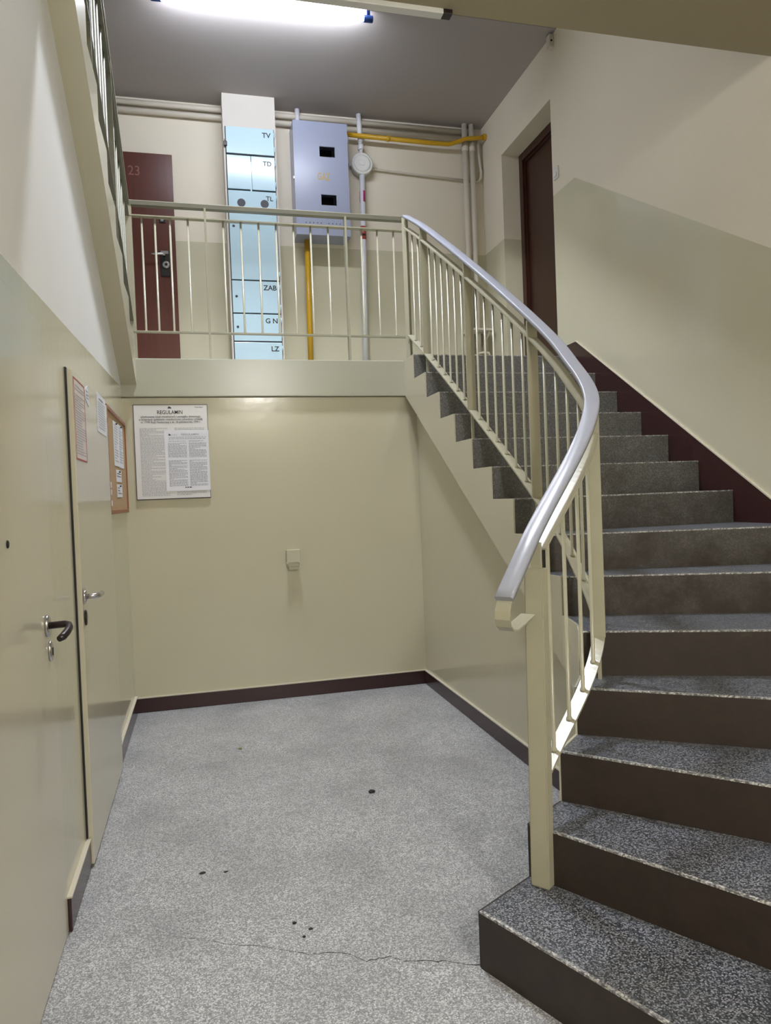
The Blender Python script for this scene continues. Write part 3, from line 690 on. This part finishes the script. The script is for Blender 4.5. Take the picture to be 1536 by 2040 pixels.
b = BM(); box(b, 1.052, 1.138, -0.045, 0, 0.925, 1.04, 0.008); bd = obj('body', b, 'oil', so)
b = BM(); box(b, 1.047, 1.145, -0.055, -0.045, 0.955, 1.048, 0.004); ld = obj('lid', b, 'oil', so)
for x in (1.052, 1.14):
    b = BM(); lathe(b, (x, -0.052, 0.954), (0, -1, 0), [(0, 0.008), (0.008, 0.007)], 12); obj('screw_post', b, 'oil', ld)
b = BM(); box(b, 1.062, 1.128, -0.04, -0.004, 0.905, 0.926, 0.004); obj('cable_entry', b, 'oil', so)

# ---------------------------------------------------------------- notices
def printed(parent, origin, right, up, n, w, rows, mat, word=(0.006, 0.02), h=0.0035, name='printed_text', off=0.0005, rng=None):
    """lines of tiny word-like dashes; rows: list of (u0, u1, v)"""
    rng = rng or random.Random(3); r, u, n = Vector(right), Vector(up), Vector(n); b_ = BM()
    for u0, u1, v in rows:
        x = u0
        while x < u1-0.002:
            l_ = min(rng.uniform(*word), u1-x); p = Vector(origin)+r*x+u*v+n*off
            vs = [b_.verts.new(q) for q in (p, p+r*l_, p+r*l_+u*h, p+u*h)]; b_.faces.new(vs)
            x += l_+rng.uniform(0.0025, 0.0045)
    o = obj(name, b_, mat, parent); return o
RB, UP, NB = (1, 0, 0), (0, 0, 1), (0, -1, 0)
rg = thing('notice_board', (0.31, 0, 1.75), 'large white framed board headed REGULAMIN on the back wall', 'notice')
b = BM(); box(b, 0.068, 0.552, -0.012, 0, 1.433, 2.072, 0.002); obj('frame', b, 'inkdark', rg, 'thin dark frame')
b = BM(); box(b, 0.072, 0.549, -0.0135, -0.006, 1.438, 2.068); bd = obj('sheet', b, 'paperwarm', rg)
lettering('heading', 'REGULAMIN', 0.036, (0.305, -0.0142, 2.008), RB, UP, 'ink', bd, 'CENTER', 0.85)
for i, s_ in enumerate(('użytkowania lokali mieszkalnych i porządku domowego', 'w budynkach spółdzielni mieszkaniowej uchwalony uchwałą', 'nr 17/99 Rady Nadzorczej z dn. 26 października 1999 r.')):
    lettering('heading_line', s_, 0.0205, (0.31, -0.0142, 1.984-i*0.0185), RB, UP, 'inkdark', bd, 'CENTER', 0.84)
b = BM(); prism(b, [(0.29, -0.0142, 2.045), (0.318, -0.0142, 2.045), (0.312, -0.0142, 2.054), (0.298, -0.0142, 2.06)], (0, 0.0004, 0)); obj('emblem', b, 'inkdark', bd)
printed(bd, (0, -0.0137, 0), RB, UP, NB, 0, [(0.47, 0.525, 2.05)], 'inkdark')
rr = random.Random(11); rws = []
for i in range(48):
    v = 1.91-i*0.0096; rws.append((0.105, 0.285 if rr.random() < 0.7 else rr.uniform(0.15, 0.28), v)); rws.append((0.33, 0.525 if rr.random() < 0.7 else rr.uniform(0.4, 0.52), v))
printed(bd, (0, -0.0137, 0), RB, UP, NB, 0, rws, 'inkgrey')['kind'] = 'stuff'
ps = thing('paper_notice', (0.41, -0.016, 1.69), 'white printed sheet stuck over the corner of the REGULAMIN board', 'paper')
b = BM(); box(b, 0.262, 0.552, -0.017, -0.0145, 1.487, 1.895); sh_ = obj('sheet', b, 'paper', ps)
lettering('heading', 'REGULAMIN', 0.017, (0.43, -0.0176, 1.863), RB, UP, 'inkgrey', sh_, 'CENTER', 1.25)
b = BM(); prism(b, [(0.288, -0.0177, 1.862), (0.306, -0.0177, 1.862), (0.302, -0.0177, 1.87), (0.293, -0.0177, 1.876)], (0, 0.0004, 0)); obj('emblem', b, 'inkdark', sh_)
rws = [(0.31, 0.345, 1.864), (0.29, 0.535, 1.848), (0.29, 0.535, 1.838), (0.29, 0.40, 1.822), (0.42, 0.52, 1.822)]
for i in range(38):
    v = 1.808-i*0.0078
    if i in (13, 14): continue
    rws.append((0.284, 0.405 if rr.random() < 0.8 else rr.uniform(0.3, 0.4), v)); rws.append((0.42, 0.535 if rr.random() < 0.8 else rr.uniform(0.44, 0.53), v))
printed(sh_, (0, -0.0172, 0), RB, UP, NB, 0, rws, 'inkgrey')['kind'] = 'stuff'
printed(sh_, (0, -0.0172, 0), RB, UP, NB, 0, [(0.385, 0.43, 1.506)], 'ink', h=0.006)
RL, NL = (0, 1, 0), (1, 0, 0)
# poster on the far left door
po = thing('poster', (0.024, -1.99, 1.75), 'red bordered poster on the cream door with the steel lever', 'poster')
xd = 0.0245; y0, y1, z0, z1 = -2.135, -1.865, 1.585, 1.905
b = BM(); box(b, xd, xd+0.0015, y0, y1, z0, z1); s_ = obj('sheet', b, 'paperpink', po)
b = BM()
for a_ in ((y0, y1, z0, z0+0.006), (y0, y1, z1-0.006, z1), (y0, y0+0.008, z0, z1), (y1-0.008, y1, z0, z1)): box(b, xd+0.0014, xd+0.0022, *a_)
obj('red_border', b, 'red', s_)
rws = [(-2.11, -1.89, 1.875), (-2.11, -1.89, 1.862)]+[(-2.115, -1.88 if rr.random() < 0.7 else -1.97, 1.84-i*0.0105) for i in range(23)]
printed(s_, (xd+0.0016, 0, 0), RL, UP, NL, 0, rws, 'inkgrey')['kind'] = 'stuff'
nt = thing('sticker', (0.024, -1.78, 1.88), 'small white note beside the red bordered poster', 'note')
b = BM(); prism(b, [(xd, -1.845, 1.9), (xd, -1.76, 1.925), (xd, -1.715, 1.85), (xd, -1.75, 1.835), (xd, -1.83, 1.86)], (0.0015, 0, 0)); s_ = obj('sheet', b, 'paper', nt)
printed(s_, (xd+0.0016, 0, 0), RL, UP, NL, 0, [(-1.82, -1.76, 1.895), (-1.81, -1.75, 1.88), (-1.81, -1.75, 1.866)], 'inkdark')
nt = thing('paper_notice', (0.024, -1.24, 1.85), 'white printed sheet on the door beside the cork board', 'paper')
b = BM(); box(b, xd, xd+0.0015, -1.48, -1.15, 1.757, 1.945); s_ = obj('sheet', b, 'paper', nt)
printed(s_, (xd+0.0016, 0, 0), RL, UP, NL, 0, [(-1.40, -1.25, 1.917)], 'inkdark', h=0.006)
printed(s_, (xd+0.0016, 0, 0), RL, UP, NL, 0, [(-1.45, -1.19, 1.90-i*0.012) for i in range(11)], 'inkgrey')['kind'] = 'stuff'
cb = thing('cork_board', (0, -0.55, 1.65), 'cork pin board in an orange pine frame in the corner', 'board')
b = BM(); y0, y1, z0, z1 = -1.04, -0.055, 1.355, 1.945; fw = 0.022
box(b, 0, 0.02, y0, y1, z0, z0+fw, 0.002); box(b, 0, 0.02, y0, y1, z1-fw, z1, 0.002); box(b, 0, 0.02, y0, y0+fw, z0+fw, z1-fw, 0.002); box(b, 0, 0.02, y1-fw, y1, z0+fw, z1-fw, 0.002)
obj('frame', b, 'pinewood', cb)
b = BM(); box(b, 0, 0.012, y0+fw, y1-fw, z0+fw, z1-fw); obj('cork_panel', b, 'cork', cb)
for nm, y0, y1, z0, z1, lab, mt in (('paper_notice', -0.72, -0.47, 1.632, 1.895, 'upper white sheet pinned on the cork board, the one closer to the door', 'paper'),
                              ('paper_notice', -0.46, -0.21, 1.632, 1.90, 'upper white sheet pinned on the cork board, the one closer to the corner', 'paper'),
                              ('paper_notice', -0.66, -0.38, 1.54, 1.615, 'small white slip on the cork board, directly under the big sheets', 'paper'),
                              ('paper_notice', -0.65, -0.37, 1.45, 1.53, 'small white slip on the cork board, the lowest one', 'paper')):
    nt = thing(nm, (0.012, (y0+y1)/2, (z0+z1)/2), lab, 'paper')
    b = BM(); prism(b, [(0.0125, y0, z0), (0.0125, y1, z0+0.004), (0.0125, y1, z1), (0.0125, y0, z1-0.004)], (0.0015, 0, 0)); s_ = obj('sheet', b, mt, nt)
    n_ = int((z1-z0-0.03)/0.016)
    printed(s_, (0.0141, 0, 0), RL, UP, NL, 0, [(y0+0.03, y1-0.03 if rr.random() < 0.7 else (y0+y1)/2, z1-0.026-i*0.016) for i in range(max(2, n_))], 'inkgrey' if z1 > 1.7 else 'inkdark', h=0.005)
    b = BM(); lathe(b, (0.014, (y0+y1)/2, z1-0.012), (1, 0, 0), [(0, 0.004), (0.005, 0.004), (0.007, 0.006), (0.01, 0.005)], 10); obj('pin', b, 'dark', nt)
for i, (y, z) in enumerate(((-0.965, 1.5), (-0.96, 1.46), (-0.955, 1.40))):
    b = BM(); box(b, 0.012, 0.0135, y, y+0.045, z, z+0.03); tag(obj('paper_scrap', b, 'paper'), 'torn paper scrap on the edge of the cork board, %s of three' % ('topmost', 'middle', 'lowest')[i], 'paper', 'scraps on the cork board')

# ---------------------------------------------------------------- crack and litter on the floor
cr = [(0.264, -2.68), (0.392, -2.744), (0.5, -2.812), (0.637, -2.874), (0.695, -2.914), (0.747, -2.949), (0.813, -2.957), (0.856, -2.978), (0.91, -3.031), (0.977, -3.034), (1.016, -3.064), (1.08, -3.085), (1.15, -3.112), (1.225, -3.15)]
fine = []
for p, q in zip(cr, cr[1:]):
    for i in range(5):
        t_ = i/5; fine.append((p[0]+(q[0]-p[0])*t_+random.uniform(-.004, .004), p[1]+(q[1]-p[1])*t_+random.uniform(-.005, .005)))
fine.append(cr[-1]); b = BM(); va = []
for i, (x, y) in enumerate(fine):
    wd = (0.0006+0.0012*i/len(fine))*random.uniform(0.5, 1.3); va.append((b.verts.new((x, y-wd, 0.0005)), b.verts.new((x, y+wd, 0.0005))))
for p, q in zip(va, va[1:]): b.faces.new((p[0], q[0], q[1], p[1]))
obj('crack', b, 'dirt', floor)
def crumb(x, y, r, label, mat='dirt', flatn=0.5, seed=0):
    rg_ = random.Random(seed); b_ = BM(); bmesh.ops.create_icosphere(b_, subdivisions=2, radius=r)
    for v in b_.verts: v.co *= rg_.uniform(0.75, 1.15); v.co.x *= 1.3; v.co.z *= flatn
    zmin = min(v.co.z for v in b_.verts); bmesh.ops.translate(b_, vec=(x, y, -zmin), verts=b_.verts)
    return tag(obj('crumb' if mat == 'dirt' else 'fallen_leaf', b_, mat), label, 'litter')
crumb(1.206, -1.818, 0.013, 'dark crumb lying alone in the middle of the floor', seed=1)
crumb(0.638, -0.975, 0.009, 'small yellowed leaf scrap on the floor towards the back wall', 'leaf', 0.3, 2)
crumb(0.43, -2.336, 0.009, 'flat dark flake on the floor near the small skirting between the doors', 'dirt', 0.25, 3)
crumb(0.515, -2.353, 0.007, 'thin dark flake next to the larger flake near the doors', 'dirt', 0.2, 4)
crumb(0.723, -2.77, 0.006, 'tiny black crumb above the floor crack, highest of three', seed=5)
crumb(0.77, -2.817, 0.006, 'tiny greyish crumb above the floor crack, middle of three', 'dirt', 0.3, 6)
crumb(0.743, -2.854, 0.005, 'tiny black crumb above the floor crack, lowest of three', seed=7)
